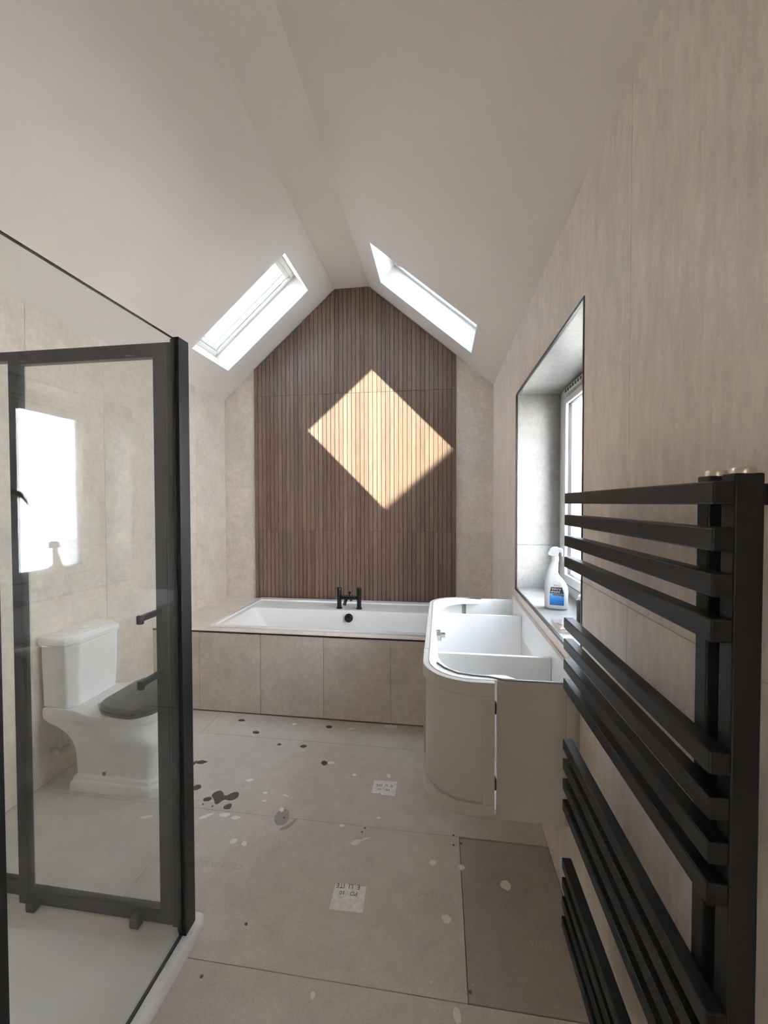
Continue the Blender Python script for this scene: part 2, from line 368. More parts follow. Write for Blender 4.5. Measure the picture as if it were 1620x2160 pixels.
# stains and splashes, each a thin film lying on the boards
def blob(name, m, pts, h):
    for _ in range(1 if len(pts) < 10 else 2):                # round the corners
        pts = [q for i in range(len(pts)) for a, b in ((pts[i], pts[(i+1) % len(pts)]),) for q in ((a[0]*.75+b[0]*.25, a[1]*.75+b[1]*.25), (a[0]*.25+b[0]*.75, a[1]*.25+b[1]*.75))]
    return MB().prism(pts, xy, 0.0, h).build(name, m, fl)
def oval(cx, cy, rx, ry, rot=0, n=11, jit=0.18, tail=0.0):
    o = []
    for i in range(n):
        a = 2*PI*i/n; r = 1+random.uniform(-jit, jit) + (tail if i == 0 else 0)
        x, y = rx*r*math.cos(a), ry*r*math.sin(a); o.append((cx+x*math.cos(rot)-y*math.sin(rot), cy+x*math.sin(rot)+y*math.cos(rot)))
    return o
blob('stain', STAIN, [(-1.09, 1.783), (-1.085, 1.807), (-1.066, 1.823), (-1.042, 1.81), (-1.029, 1.792), (-1.013, 1.793), (-1.006, 1.806), (-0.987, 1.823), (-0.966, 1.820), (-0.959, 1.804),
     (-0.955, 1.784), (-0.978, 1.763), (-1.0, 1.766), (-1.010, 1.768), (-1.020, 1.757), (-1.026, 1.735), (-1.042, 1.733), (-1.052, 1.750), (-1.068, 1.766)][::-1], 0.0006)
for cx, cy, rx, ry, rot, tl in ((-1.093, 1.758, 0.022, 0.016, 0.3, 0), (-0.972, 1.728, 0.019, 0.018, 0.5, 0), (-1.190, 1.826, 0.020, 0.022, 0, 0), (-1.283, 2.010, 0.026, 0.017, 0.25, 0.5),
        (-0.783, 2.222, 0.018, 0.014, 0.2, 0.3), (-0.62, 2.093, 0.016, 0.02, 0.6, 0.2), (-1.322, 1.985, 0.012, 0.035, -0.3, 0), (-1.275, 2.44, 0.022, 0.016, 0, 0.3), (-1.118, 2.32, 0.022, 0.014, 0, 0.2),
        (-0.692, 2.44, 0.022, 0.016, 0, 0.2), (-0.928, 2.222, 0.012, 0.01, 0, 0)):
    blob('stain', STAIN, oval(cx, cy, rx, ry, rot, tail=tl), 0.0006)
for cx, cy in ((-1.045, 1.720), (-1.095, 1.725), (-0.322, 1.692), (-0.330, 1.669), (0.053, 1.655), (0.055, 1.705), (0.085, 1.668), (-0.64, 1.245), (-0.70, 1.085), (0.085, 1.155), (-0.69, 1.70), (-0.95, 1.43)):
    blob('screw_hole', GROUT_D, oval(cx, cy, 0.005, 0.005, 0, 8, 0.1), 0.0006)
for cx, cy, rx, ry, rot, tl in ((-0.96, 1.676, 0.024, 0.014, 0.1, 0.2), (-0.905, 1.668, 0.018, 0.012, 0.2, 0.5), (-1.04, 1.66, 0.03, 0.010, 0.7, 0.1), (-0.72, 1.742, 0.010, 0.016, 0.6, 0.3), (-0.425, 1.690, 0.012, 0.009, 0.3, 0.3),
        (-0.345, 1.613, 0.022, 0.013, 0.5, 0.2), (-0.312, 1.634, 0.026, 0.005, 0.55, 0.3), (-0.262, 2.036, 0.010, 0.018, 0.3, 0), (0.238, 1.503, 0.018, 0.02, 0.2, 0), (-0.272, 1.755, 0.010, 0.007, 0, 0), (-0.735, 1.83, 0.018, 0.006, -0.3, 0),
        (-0.955, 1.91, 0.020, 0.011, 0.3, 0), (-0.84, 1.835, 0.012, 0.008, 0, 0.3), (-0.585, 2.10, 0.022, 0.010, 0.1, 0.2), (-0.82, 1.785, 0.012, 0.007, 0.2, 0), (0.02, 1.352, 0.016, 0.014, 0, 0), (0.078, 1.555, 0.015, 0.012, 0, 0),
        (-0.03, 1.56, 0.014, 0.012, 0, 0), (-0.36, 1.085, 0.007, 0.010, 0, 0), (0.045, 1.095, 0.012, 0.022, 0.1, 0), (-0.85, 1.55, 0.014, 0.012, 0.6, 0.2), (-0.80, 1.545, 0.010, 0.013, 0.6, 0.2), (-0.92, 2.44, 0.014, 0.012, 0.3, 0.3),
        (-0.55, 2.44, 0.020, 0.006, 0.1, 0), (-1.30, 1.62, 0.03, 0.008, 0.3, 0), (-0.44, 2.02, 0.012, 0.01, 0, 0)):
    blob('plaster_splash', SPLASH, oval(cx, cy, rx, ry, rot, tail=tl), 0.0008)
blob('grey_smear', SPLASH2, oval(-0.70, 1.702, 0.034, 0.048, 0.2, 16, 0.06), 0.0004)
blob('grey_smear', SPLASH2, [(-0.672, 1.63), (-0.64, 1.655), (-0.628, 1.70), (-0.634, 1.705), (-0.652, 1.67), (-0.69, 1.637)], 0.0004)
# faint factory print on the boards, read from the bath side
for txt, x, y, sz in (('CE  05 05 SN24  A 12  UK', -0.93, 1.438, 0.032), ('CE  05 05 SN24', -0.70, 1.965, 0.026), ('EN 12467', -0.02, 1.43, 0.03), ('SN24 A 12', -1.13, 1.935, 0.022), ('SN24', 0.315, 1.315, 0.03)):
    lettering('board_print', txt, FAINT, fl, (x, y, 0.0003), (-1, -0.03, 0), (0.03, -1, 0), sz)

# ------------------------------------------------------------------ window on the right wall
wi = struct_empty('window_1', (WX, 1.89, WZ0))
FY0, FY1, FZ0, FZ1 = WY0+0.001, WY1-0.001, WZ0+0.001, WZ1-0.001
def ring(mb, x0, x1, y0, y1, z0, z1, wd, wb_=None, wt=None):
    wb_ = wb_ or wd; wt = wt or wd
    mb.box(x0, x1, y0, y0+wd, z0, z1); mb.box(x0, x1, y1-wd, y1, z0, z1); mb.box(x0, x1, y0+wd, y1-wd, z0, z0+wb_); mb.box(x0, x1, y0+wd, y1-wd, z1-wt, z1); return mb
ring(MB(), WX, WX+0.07, FY0, FY1, FZ0, FZ1, 0.085, 0.055, 0.05).box(WX, WX+0.07, 1.78, 1.86, FZ0+0.055, FZ1-0.05).build('frame', UPVC, wi, 0.004)
for y0, y1 in ((FY0+0.085, 1.78), (1.86, FY1-0.085)):
    z0, z1 = FZ0+0.055, FZ1-0.05
    ring(MB(), WX-0.012, WX+0.05, y0+0.004, y1-0.004, z0+0.004, z1-0.004, 0.052, 0.05, 0.036).build('sash', UPVC, wi, 0.005)
    ring(MB(), WX-0.004, WX+0.02, y0-0.002, y1+0.002, z0-0.002, z1+0.002, 0.008).build('gasket', GASKET, wi)
    ring(MB(), WX+0.004, WX+0.02, y0+0.054, y1-0.054, z0+0.052, z1-0.038, 0.005).build('gasket', GASKET, wi)
    box('pane', GLASS, wi, WX+0.022, WX+0.028, y0+0.05, y1-0.05, z0+0.045, z1-0.03)
vent = box('trickle_vent', UPVC, wi, WX-0.02, WX, 1.5, 2.33, FZ1-0.040, FZ1-0.014, 0.003)
for k in range(20): box('vent_slot', GASKET, vent, WX-0.0206, WX-0.018, 1.53+k*0.039, 1.553+k*0.039, FZ1-0.035, FZ1-0.020)
hd = MB().box(WX-0.014, WX-0.002, 1.852, 1.876, 1.43, 1.50)
hd.tube([(WX-0.014, 1.862, 1.466), (WX-0.028, 1.862, 1.466), (WX-0.030, 1.870, 1.464), (WX-0.030, 1.905, 1.456), (WX-0.030, 1.930, 1.425), (WX-0.030, 1.955, 1.39)], [0.012, 0.012, 0.014, 0.014, 0.010, 0.007], 8)
hd.build('handle', FRAME, wi, smooth=40)
for yy in (WY0-0.05, WY1+0.05): pass
# outdoors: paving and the white rendered garden wall opposite the window
structure(box('ground', PAVE, None, -9, 9, -9, 12, -0.35, -0.25, origin=(0, 2, -0.3)))
structure(box('wall_outside', RENDERW, None, 3.35, 3.6, -5, 10, -0.25, 3.4, origin=(3.5, 2, -0.25)))
portal('window_portal', (WX+0.09, 1.89, 1.465), (-1, 0, 0), 1.1, 1.1, (0, 1, 0))

# rooflights
def rooflight(name, fn, T, Nn, t0, t1, nb=0.0):
    loc = Vector(fn((t0+t1)/2, (SKY_Y0+SKY_Y1)/2, 0.2)); o = struct_empty(name, loc)
    def rg(mb, a0, a1, y0, y1, n0, n1, wt, wy):
        sbox(mb, fn, a0, a0+wt, y0, y1, n0, n1); sbox(mb, fn, a1-wt, a1, y0, y1, n0, n1)
        sbox(mb, fn, a0+wt, a1-wt, y0, y0+wy, n0, n1); sbox(mb, fn, a0+wt, a1-wt, y1-wy, y1, n0, n1); return mb
    q = 0.0015
    rg(MB(), t0+q, t1-q, SKY_Y0+q, SKY_Y1-q, 0.165, 0.30, 0.034, 0.024).build('frame', UPVC, o, 0.003)
    rg(MB(), t0+0.038, t1-0.038, SKY_Y0+0.027, SKY_Y1-0.027, 0.185, 0.285, 0.022, 0.010).build('sash', UPVC, o, 0.003)
    rg(MB(), t0+0.060, t1-0.060, SKY_Y0+0.037+nb, SKY_Y1-0.037, 0.225, 0.285, 0.020, 0.008).build('glazing_bead', UPVC, o, 0.003)
    rg(MB(), t0+0.0335, t1-0.0335, SKY_Y0+0.0245, SKY_Y1-0.0245, 0.200, 0.21, 0.006, 0.004).build('gasket', GASKET, o)
    if nb: sbox(MB(), fn, t0+0.061, t1-0.061, SKY_Y0+0.0375, SKY_Y0+0.0375+nb+0.004, 0.226, 0.284).build('glazing_bead', UPVC, o, 0.003)  # extra strip on the near bead, added to narrow the sun patch
    sbox(MB(), fn, t1-0.075, t1-0.036, SKY_Y0+0.04, SKY_Y1-0.04, 0.17, 0.185).build('opening_bar', UPVC, o, 0.004)
    for tt in (t0+0.02, t1-0.02):
        MB().lathe(fn(tt, SKY_Y1-0.014, 0.1655), [(0.004, 0), (0.004, -0.002)], 10, Nn).build('screw_cap', GASKET, o)
    sbox(MB(), fn, t0+0.055, t1-0.055, SKY_Y0+0.035, SKY_Y1-0.035, 0.262, 0.268).build('pane', ROOFGLASS, o)
    portal(name+'_portal', fn((t0+t1)/2, (SKY_Y0+SKY_Y1)/2, 0.33), -Nn, t1-t0, SKY_Y1-SKY_Y0, T)
rooflight('window_2', SL, TL, NL, LT0, LT1, 0.026)
rooflight('window_3', SR, TR, NR, RT0, RT1)

# ------------------------------------------------------------------ slatted wood panel over the bath
sp = thing('slatted_panel', (-0.768, YB, 0.54), 'tall gable-shaped walnut slat panel on the end wall above the bath, sunlit diamond on it', 'wall panel')
bp = roof_clip([(PX0, 0.5463), (PX1, 0.5463), (PX1, 3.4), (PX0, 3.4)], 0.004)
MB().prism(bp, xz, YB-0.008, YB-0.001).build('backing', WOODGAP, sp)
NS = 48; pitch = (PX1-PX0)/NS
for r, (z0, z1) in enumerate(((0.5455, 1.158), (1.158, 2.358), (2.358, 3.4))):
    for k in range(NS):
        x0, x1 = PX0+k*pitch+0.0019, PX0+(k+1)*pitch-0.0019
        mx = (x0+x1)/2
        top = min(ZL+(ZA-ZL)/(AL-XL)*(x0-XL), ZL+(ZA-ZL)/(AL-XL)*(x1-XL), ZR+(ZA-ZR)/(XR-AR)*(XR-x1), ZR+(ZA-ZR)/(XR-AR)*(XR-x0), ZA)-0.003
        tl_ = min(ZL+(ZA-ZL)/(AL-XL)*(x0-XL), ZR+(ZA-ZR)/(XR-AR)*(XR-x0), ZA)-0.004; tr_ = min(ZL+(ZA-ZL)/(AL-XL)*(x1-XL), ZR+(ZA-ZR)/(XR-AR)*(XR-x1), ZA)-0.004
        a, b = min(z1-0.0012, tl_), min(z1-0.0012, tr_); zz = z0+0.0012
        if min(a, b) <= zz+0.01: continue
        yb, yf, ch = YB-0.0085, YB-0.0175, 0.0012
        prof = [(x0, yb, a), (x0, yf+ch, a), (x0+ch, yf, a+(b-a)*0.08), (x1-ch, yf, b-(b-a)*0.08), (x1, yf+ch, b), (x1, yb, b)]
        bot = [(p[0], p[1], zz) for p in prof]
        MB().loft([bot, prof]).build('slat', WOOD, sp)

# ------------------------------------------------------------------ bath surround, bath, tap
bs = thing('bath_surround', (-0.76, BY, 0), 'beige tiled bath surround with thin black top trim between the side walls', 'bath surround')
box('core', GROUT, bs, XL+0.001, XR-0.001, BY+TT+0.001, BY+0.04, 0.004, BZ-0.011)
xs = [XL, -1.611, -1.178, -0.748, -0.311, 0.122, XR]
for i in range(6):
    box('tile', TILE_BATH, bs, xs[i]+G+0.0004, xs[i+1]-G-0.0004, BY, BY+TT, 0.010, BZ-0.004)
BXL, BXR, BYF, BYB = -1.592, 0.205, 2.602, 3.438
d = 0.010
box('deck_tile', TILE, bs, XL+0.0012, BXL+0.006, BY+0.004, 3.0-G, BZ-d, BZ); box('deck_tile', TILE, bs, XL+0.0012, BXL+0.006, 3.0+G, YB-0.001, BZ-d, BZ)
for i in range(1, 5): box('deck_tile', TILE, bs, max(xs[i], BXL+0.007)+G, min(xs[i+1], BXR-0.007)-G, BY+0.004, BYF+0.006, BZ-d, BZ)
box('deck_tile', TILE, bs, BXR-0.006, XR-0.001, BY+0.004, YB-0.001, BZ-d, BZ)
box('deck_tile', TILE, bs, BXL+0.007, BXR-0.007, BYB-0.006, YB-0.001, BZ-d, BZ)
box('edge_trim', TRIM, bs, XL+0.001, XR-0.001, BY-0.003, BY+0.004, BZ-0.008, BZ+0.0015)
box('floor_joint', GROUT_D, bs, XL+0.001, XR-0.001, BY+0.001, BY+0.008, 0.0006, 0.009)

def rrect(x0, x1, y0, y1, r, z, n=6):
    pts = []
    for cx, cy, a0 in ((x1-r, y1-r, 0), (x0+r, y1-r, PI/2), (x0+r, y0+r, PI), (x1-r, y0+r, 1.5*PI)):
        for i in range(n+1): a = a0+PI/2*i/n; pts.append((cx+r*math.cos(a), cy+r*math.sin(a), z))
    return pts
bt = thing('bathtub', (-0.69, 3.0, 0.06), 'white acrylic double-ended bathtub set into the tiled surround below the slats', 'bathtub')
RZ = 0.560
rings = [rrect(BXL, BXR, BYF, BYB, 0.012, BZ+0.001), rrect(BXL, BXR, BYF, BYB, 0.012, RZ-0.004), rrect(BXL+0.003, BXR-0.003, BYF+0.003, BYB-0.003, 0.012, RZ),
         rrect(BXL+0.030, BXR-0.030, BYF+0.022, BYB-0.070, 0.02, RZ), rrect(BXL+0.034, BXR-0.034, BYF+0.026, BYB-0.074, 0.02, RZ-0.004), rrect(BXL+0.038, BXR-0.038, BYF+0.030, BYB-0.080, 0.02, RZ-0.010),
         rrect(BXL+0.062, BXR-0.062, BYF+0.038, BYB-0.290, 0.03, RZ-0.011), rrect(BXL+0.070, BXR-0.070, BYF+0.046, BYB-0.300, 0.035, RZ-0.014), rrect(BXL+0.076, BXR-0.076, BYF+0.052, BYB-0.305, 0.04, RZ-0.024),
         rrect(BXL+0.17, BXR-0.17, BYF+0.08, BYB-0.335, 0.06, 0.42), rrect(BXL+0.31, BXR-0.31, BYF+0.11, BYB-0.37, 0.08, 0.24), rrect(BXL+0.38, BXR-0.38, BYF+0.15, BYB-0.40, 0.08, 0.17)]
MB().loft(rings, False, True).build('tub', ACRYL, bt, smooth=40)
MB().lathe((-0.715, BYB-0.3325, 0.498), [(0.031, 0.0), (0.034, 0.003), (0.034, 0.007), (0.029, 0.010), (0.0, 0.010)], 28, (0, -1, 0.25)).build('overflow_cover', TAPM, bt, smooth=40)
MB().lathe((-0.69, 2.86, 0.170), [(0.035, 0.0), (0.035, 0.004), (0.0, 0.006)], 24).build('waste_cover', TAPM, bt, smooth=40)

tp = thing('bath_mixer_tap', (-0.73, 3.19, RZ-0.010), 'black two-pillar bath mixer tap standing on the back rim of the white bath', 'tap')
zt0 = RZ-0.010
for x in (-0.813, -0.649):
    MB().lathe((x, 3.19, zt0), [(0.024, 0), (0.024, 0.008), (0.019, 0.011), (0.018, 0.012), (0.018, 0.108), (0.017, 0.109), (0.017, 0.111), (0.018, 0.112), (0.0185, 0.166), (0.017, 0.169), (0, 0.169)], 24).build('pillar', TAPM, tp, smooth=40)
MB().lathe((-0.797, 3.19, zt0+0.090), [(0.0155, 0), (0.0155, 0.132)], 20, (1, 0, 0)).build('crossbar', TAPM, tp, smooth=40)
MB().tube([(-0.748, 3.19, zt0+0.088), (-0.748, 3.15, zt0+0.080), (-0.748, 3.11, zt0+0.062), (-0.748, 3.10, zt0+0.052)], [0.013, 0.013, 0.0125, 0.013], 14).build('spout', TAPM, tp, smooth=40)
MB().lathe((-0.727, 3.19, zt0+0.104), [(0.004, 0), (0.004, 0.016), (0.010, 0.018), (0.010, 0.031), (0.008, 0.033), (0, 0.033)], 16).build('diverter_knob', TAPM, tp, smooth=40)
MB().lathe((-0.727, 3.205, zt0+0.088), [(0.011, 0), (0.011, 0.03), (0, 0.03)], 16, (0.25, 0.3, -0.9)).build('hose_outlet', TAPM, tp, smooth=40)

# ------------------------------------------------------------------ vanity unit
VT, VB = 0.830, 0.376
VYN, VYF = 1.309, 2.491; VXL = -0.064; VR = 0.168; VCX = 0.105
vu = thing('vanity_unit', (0.2, 1.9, VB), 'open-topped white wall-hung vanity unit with curved grey-white corner doors, no basin fitted', 'vanity unit')
def corner(near, y_joint, x_end=0.171, n=14):
    pts = []
    sg = 1 if near else -1; y0 = VYN if near else VYF; cy = y0+sg*VR
    pts.append((x_end, y0)); pts.append((VCX+0.02, y0))
    for i in range(n+1): a = PI/2*i/n; pts.append((VCX-(VCX-VXL)*math.sin(a), cy-sg*VR*math.cos(a)))
    pts.append((VXL, y_joint)); return pts
def offset(path, dist):                                      # dist > 0 goes towards the inside of the cabinet
    out = []; ctr = Vector((0.25, 1.9))
    for i, p in enumerate(path):
        a = Vector(path[max(i-1, 0)]); b = Vector(path[min(i+1, len(path)-1)]); t = (b-a).normalized(); n = Vector((-t.y, t.x))
        if n.dot(ctr-Vector(p)) < 0: n = -n
        out.append((p[0]+n.x*dist, p[1]+n.y*dist))
    return out
def sweep(path, d0, d1, z0, z1):
    A, B = offset(path, d0), offset(path, d1)
    return MB().loft([[(*A[i], z0), (*B[i], z0), (*B[i], z1), (*A[i], z1)] for i in range(len(path))])
def cut(path, d, from_end=False):                            # the first d metres of a path
    p = path[::-1] if from_end else path; out = [p[0]]; L_ = 0
    for i in range(1, len(p)):
        a, b = Vector(p[i-1]), Vector(p[i]); s_ = (b-a).length
        if L_+s_ >= d: out.append(tuple(a+(b-a)*((d-L_)/s_))); break
        L_ += s_; out.append(p[i])
    return out
def shaker(name, path, z0, z1, handle=False):
    r = 0.043; rec = 0.011; th = 0.022
    o = sweep(path, rec, th, z0+0.0006, z1-0.0006).build(name, VAN_OUT, vu, smooth=40)
    sweep(path, 0, rec+0.0005, z1-r, z1).build('rail', VAN_OUT, o, 0.0015, 40); sweep(path, 0, rec+0.0005, z0, z0+r).build('rail', VAN_OUT, o, 0.0015, 40)
    sweep(cut(path, 0.038), 0, rec+0.0005, z0+r+0.0002, z1-r-0.0002).build('stile', VAN_OUT, o, 0.0015, 40); sweep(cut(path, 0.038, True), 0, rec+0.0005, z0+r+0.0002, z1-r-0.0002).build('stile', VAN_OUT, o, 0.0015, 40)
    return o
shaker('curved_door', corner(True, 1.5925), VB+0.016, VT-0.001)
shaker('curved_door', corner(False, 2.2075), VB+0.016, VT-0.001)
shaker('door', [(VXL, 1.5955), (VXL, 1.7), (VXL, 1.8985)], VB+0.016, VT-0.001); shaker('door', [(VXL, 1.9015), (VXL, 2.1), (VXL, 2.2045)], VB+0.016, VT-0.001)
# carcass
full = corner(True, 1.9)[:-1] + corner(False, 1.9)[:-1][::-1]
ins = offset(full, 0.024)
box('side_panel', VAN_OUT, vu, 0.180, 0.3915, 1.330, 1.348, VB, VT, 0.001); box('filler_panel', VAN_OUT, vu, 0.393, XR-0.001, 1.331, 1.348, VB, VT-0.004, 0.001)
box('side_panel', VAN_IN, vu, 0.150, XR-0.017, 2.450, 2.468, VB, VT, 0.001)
base = [(XR-0.018, 1.349), (0.19, 1.349)] + [p for p in ins[1:-1]] + [(0.19, 2.449), (XR-0.018, 2.449)]
base = [(x, min(max(y, 1.349), 2.449)) for x, y in base]
MB().prism(base, xy, VB+0.002, VB+0.018).build('base_panel', VAN_IN, vu)
# curved inner front skin and flat top rim
skin = [(max(x, -0.038), min(max(y, 1.349), 2.449)) for x, y in offset(full, 0.026)[1:-1]]
rim_in = [(0.240, 1.350), (0.222, 1.371), (0.190, 1.376), (0.139, 1.366), (0.078, 1.374), (0.035, 1.400), (0.004, 1.452), (-0.010, 1.513), (-0.012, 1.678), (-0.017, 1.762), (-0.023, 1.897),
          (-0.020, 1.974), (-0.016, 2.128), (-0.010, 2.190), (0.000, 2.250), (0.038, 2.330), (0.094, 2.385), (0.165, 2.405), (0.219, 2.400), (0.235, 2.430), (0.240, 2.449)]
rim_out = offset(full, 0.0225)
n_ = 40
def resample(p, n):
    L = [0]
    for i in range(1, len(p)): L.append(L[-1]+(Vector(p[i])-Vector(p[i-1])).length)
    out = []
    for k in range(n):
        d_ = L[-1]*k/(n-1); i = max(j for j in range(len(p)) if L[j] <= d_+1e-9); i = min(i, len(p)-2)
        t = (d_-L[i])/(L[i+1]-L[i]); out.append(tuple(Vector(p[i]).lerp(Vector(p[i+1]), t)))
    return out
ro = resample([(0.240, 1.3305)]+rim_out[:1]+rim_out[1:-1]+rim_out[-1:]+[(0.240, 2.468)], n_); ri = resample(rim_in, n_)
MB().loft([[(*ro[i], VT-0.018), (*ri[i], VT-0.018), (*ri[i], VT), (*ro[i], VT)] for i in range(n_)]).build('top_rim', VAN_IN, vu, smooth=40)
sk = resample(skin, 36)
MB().loft([[(*p, VB+0.018), (*q, VB+0.018), (*q, VT-0.018), (*p, VT-0.018)] for p, q in zip(sk, offset(sk, 0.006))]).build('inner_front', VAN_IN, vu, smooth=40)
box('divider', VAN_IN, vu, -0.030, XR-0.018, 1.602, 1.618, VB+0.018, VT-0.020, 0.001)
box('divider', VAN_IN, vu, -0.030, XR-0.018, 2.176, 2.192, VB+0.018, VT-0.020, 0.001)
box('back_rail', VAN_IN, vu, XR-0.016, XR-0.001, 1.3495, 2.449, 0.700, 0.852, 0.001)
MB().tube([(-0.012, 1.446, VT+0.002), (0.014, 1.404, VT+0.002), (0.056, 1.367, VT+0.002), (0.11, 1.354, VT+0.002), (0.155, 1.350, VT+0.002), (0.181, 1.342, VT+0.002), (0.204, 1.3315, VT+0.002), (0.255, 1.330, VT+0.002), (0.388, 1.330, VT+0.002)], 0.0028, 8).build('edge_seal', SEAL, vu, smooth=60)
hg = MB().box(-0.022, 0.004, 1.845, 1.935, VT-0.055, VT-0.045)
for yy in (1.845, 1.875, 1.905): hg.box(-0.026, 0.0, yy, yy+0.026, VT-0.050, VT-0.030)
hg.box(0.0, 0.022, 1.875, 1.905, VT-0.050, VT-0.034)
hg.build('hinge', CHROME, vu, 0.002)
for z in (0.735, 0.486): box('hinge', SEAT, vu, 0.1735, 0.1795, 1.333, 1.352, z-0.018, z+0.018, 0.001)
for yy in (1.618, 2.192):
    box('wall_bracket', VAN_IN, vu, XR-0.04, XR-0.0165, yy+0.0005, yy+0.020, VT-0.05, VT-0.024, 0.002)

# ------------------------------------------------------------------ towel radiator
RX = 0.330
tr = thing('towel_radiator', (0.38, 0.6, 0.15), 'tall matt black towel radiator with sixteen square bars on the beige right wall', 'radiator')
tops = [1.4265, 1.3690, 1.3125, 1.2560, 1.0910, 1.0340, 0.9780, 0.9250, 0.7590, 0.7050, 0.6500, 0.5920, 0.4290, 0.3750, 0.3220, 0.2660]
for z in tops: box('bar', BLACK, tr, RX, 0.3545, 0.547, 1.149, z-0.0288, z, 0.0022)
box('post', BLACK, tr, 0.3545, 0.387, 0.5475, 0.573, 0.12, 1.436, 0.002); box('post', BLACK, tr, 0.3545, 0.387, 0.597, 0.622, 0.12, 1.436, 0.002)
for y in (0.560, 0.6095):
    MB().lathe((0.371, y, 1.4355), [(0.0125, 0), (0.0125, 0.006), (0.011, 0.008), (0, 0.008)], 24).build('end_cap', NICKEL, tr, smooth=40)
for z in (1.397, 0.30):
    box('wall_bracket', BLACK, tr, 0.387, XR-0.0005, 0.549, 0.571, z, z+0.026, 0.001)

# ------------------------------------------------------------------ shower
TZ = 0.045
ty1 = 1.222
st = thing('shower_tray', (-1.36, 0.6, 0), 'low white stone-resin shower tray on the cement board floor at the near left', 'shower tray')
x0, x1, y0, y1 = XL+0.002, -0.772, YF+0.5, ty1
rg = [rrect(x0, x1, y0, y1, 0.014, 0.001), rrect(x0, x1, y0, y1, 0.014, TZ-0.004), rrect(x0+0.003, x1-0.003, y0+0.003, y1-0.003, 0.014, TZ),
      rrect(x0+0.05, x1-0.050, y0+0.05, y1-0.058, 0.03, TZ), rrect(x0+0.058, x1-0.056, y0+0.058, y1-0.066, 0.03, TZ-0.004), rrect(x0+0.09, x1-0.09, y0+0.09, y1-0.10, 0.05, TZ-0.017), rrect(x0+0.4, x1-0.4, y0+0.4, y1-0.4, 0.1, TZ-0.021)]
MB().loft(rg).build('tray', TRAY, st, smooth=40)
GX = -0.805
ss = thing('shower_screen', (GX, 0.9, TZ), 'clear frameless glass shower screen held by a black corner post above the tray', 'shower screen')
box('glass_pane', SHGLASS, ss, GX-0.004, GX+0.004, 0.6325, 1.139, TZ+0.004, 1.9005)
box('glass_edge', FRAME, ss, GX-0.0042, GX+0.0042, 0.6325, 1.139, 1.9006, 1.9024)
box('bottom_seal', GASKET, ss, GX-0.005, GX+0.005, 0.6325, 1.139, TZ+0.0005, TZ+0.004)
pm = MB(); pm.box(-0.813, -0.7885, 1.143, 1.193, TZ+0.0005, 1.907)
pm.box(-0.822, -0.8135, 1.150, 1.19, TZ+0.0005, 1.905); pm.box(-0.810, -0.800, 1.1395, 1.1435, TZ+0.0005, 1.903)
pm.box(-0.8492, -0.8225, 1.1635, 1.1865, TZ+0.0005, 1.896); pm.build('corner_post', FRAME, ss, 0.0012)
box('edge_profile', FRAME, ss, -0.818, -0.794, 0.612, 0.632, TZ+0.0005, 1.9, 0.001)
DY0, DY1 = 1.162, 1.186
sd = thing('shower_door', (-1.14, 1.174, TZ), 'black framed sliding shower door with two black handle pegs beside the corner post', 'shower door')
MB().box(-1.376, -0.8905, DY0, DY1, 1.858, 1.893).build('top_rail', FRAME, sd, 0.0015)
MB().box(-1.376, -0.8905, DY0, DY1, 0.052, 0.098).build('bottom_rail', FRAME, sd, 0.0015)
MB().box(-0.890, -0.850, DY0, DY1, 0.052, 1.893).build('stile', FRAME, sd, 0.0015)
MB().box(-1.414, -1.3765, DY0, DY1, 0.048, 1.893).build('stile', FRAME, sd, 0.0015)
box('glass_pane', SHGLASS, sd, -1.376, -0.8905, 1.171, 1.177, 0.0985, 1.8575)
for x in (-1.345, -0.965):
    box('roller', GASKET, sd, x-0.016, x+0.016, DY0-0.026, DY0-0.0005, 0.0475, 0.082, 0.004); box('roller', FRAME, sd, x-0.016, x+0.016, DY0-0.018, DY0-0.0005, 1.862, 1.888, 0.004)
for z in (1.062, 0.868):
    pg = MB(); pg.box(-0.880, -0.866, 1.078, DY0-0.0004, z-0.009, z+0.009); pg.box(-0.882, -0.864, 1.066, 1.079, z-0.016, z+0.010)
    pg.build('handle_peg', TAPM, sd, 0.003)
sf = thing('shower_fixed_panel', (-1.7, 1.2, TZ), 'black framed fixed glass shower panel between the left wall and the sliding door', 'shower panel')
box('top_rail', FRAME, sf, XL+0.021, -0.824, 1.188, 1.216, 1.882, 1.912, 0.0015)
box('bottom_rail', FRAME, sf, XL+0.021, -1.4366, 1.188, 1.208, TZ+0.0005, 0.098, 0.0015)
box('stile', FRAME, sf, -1.436, -1.415, 1.1875, 1.214, TZ+0.0005, 1.8815, 0.001); box('wall_profile', FRAME, sf, XL+0.001, XL+0.020, 1.180, 1.214, TZ+0.0005, 1.912, 0.001)
box('glass_pane', SHGLASS, sf, XL+0.0205, -1.4366, 1.196, 1.202, 0.0985, 1.8815)

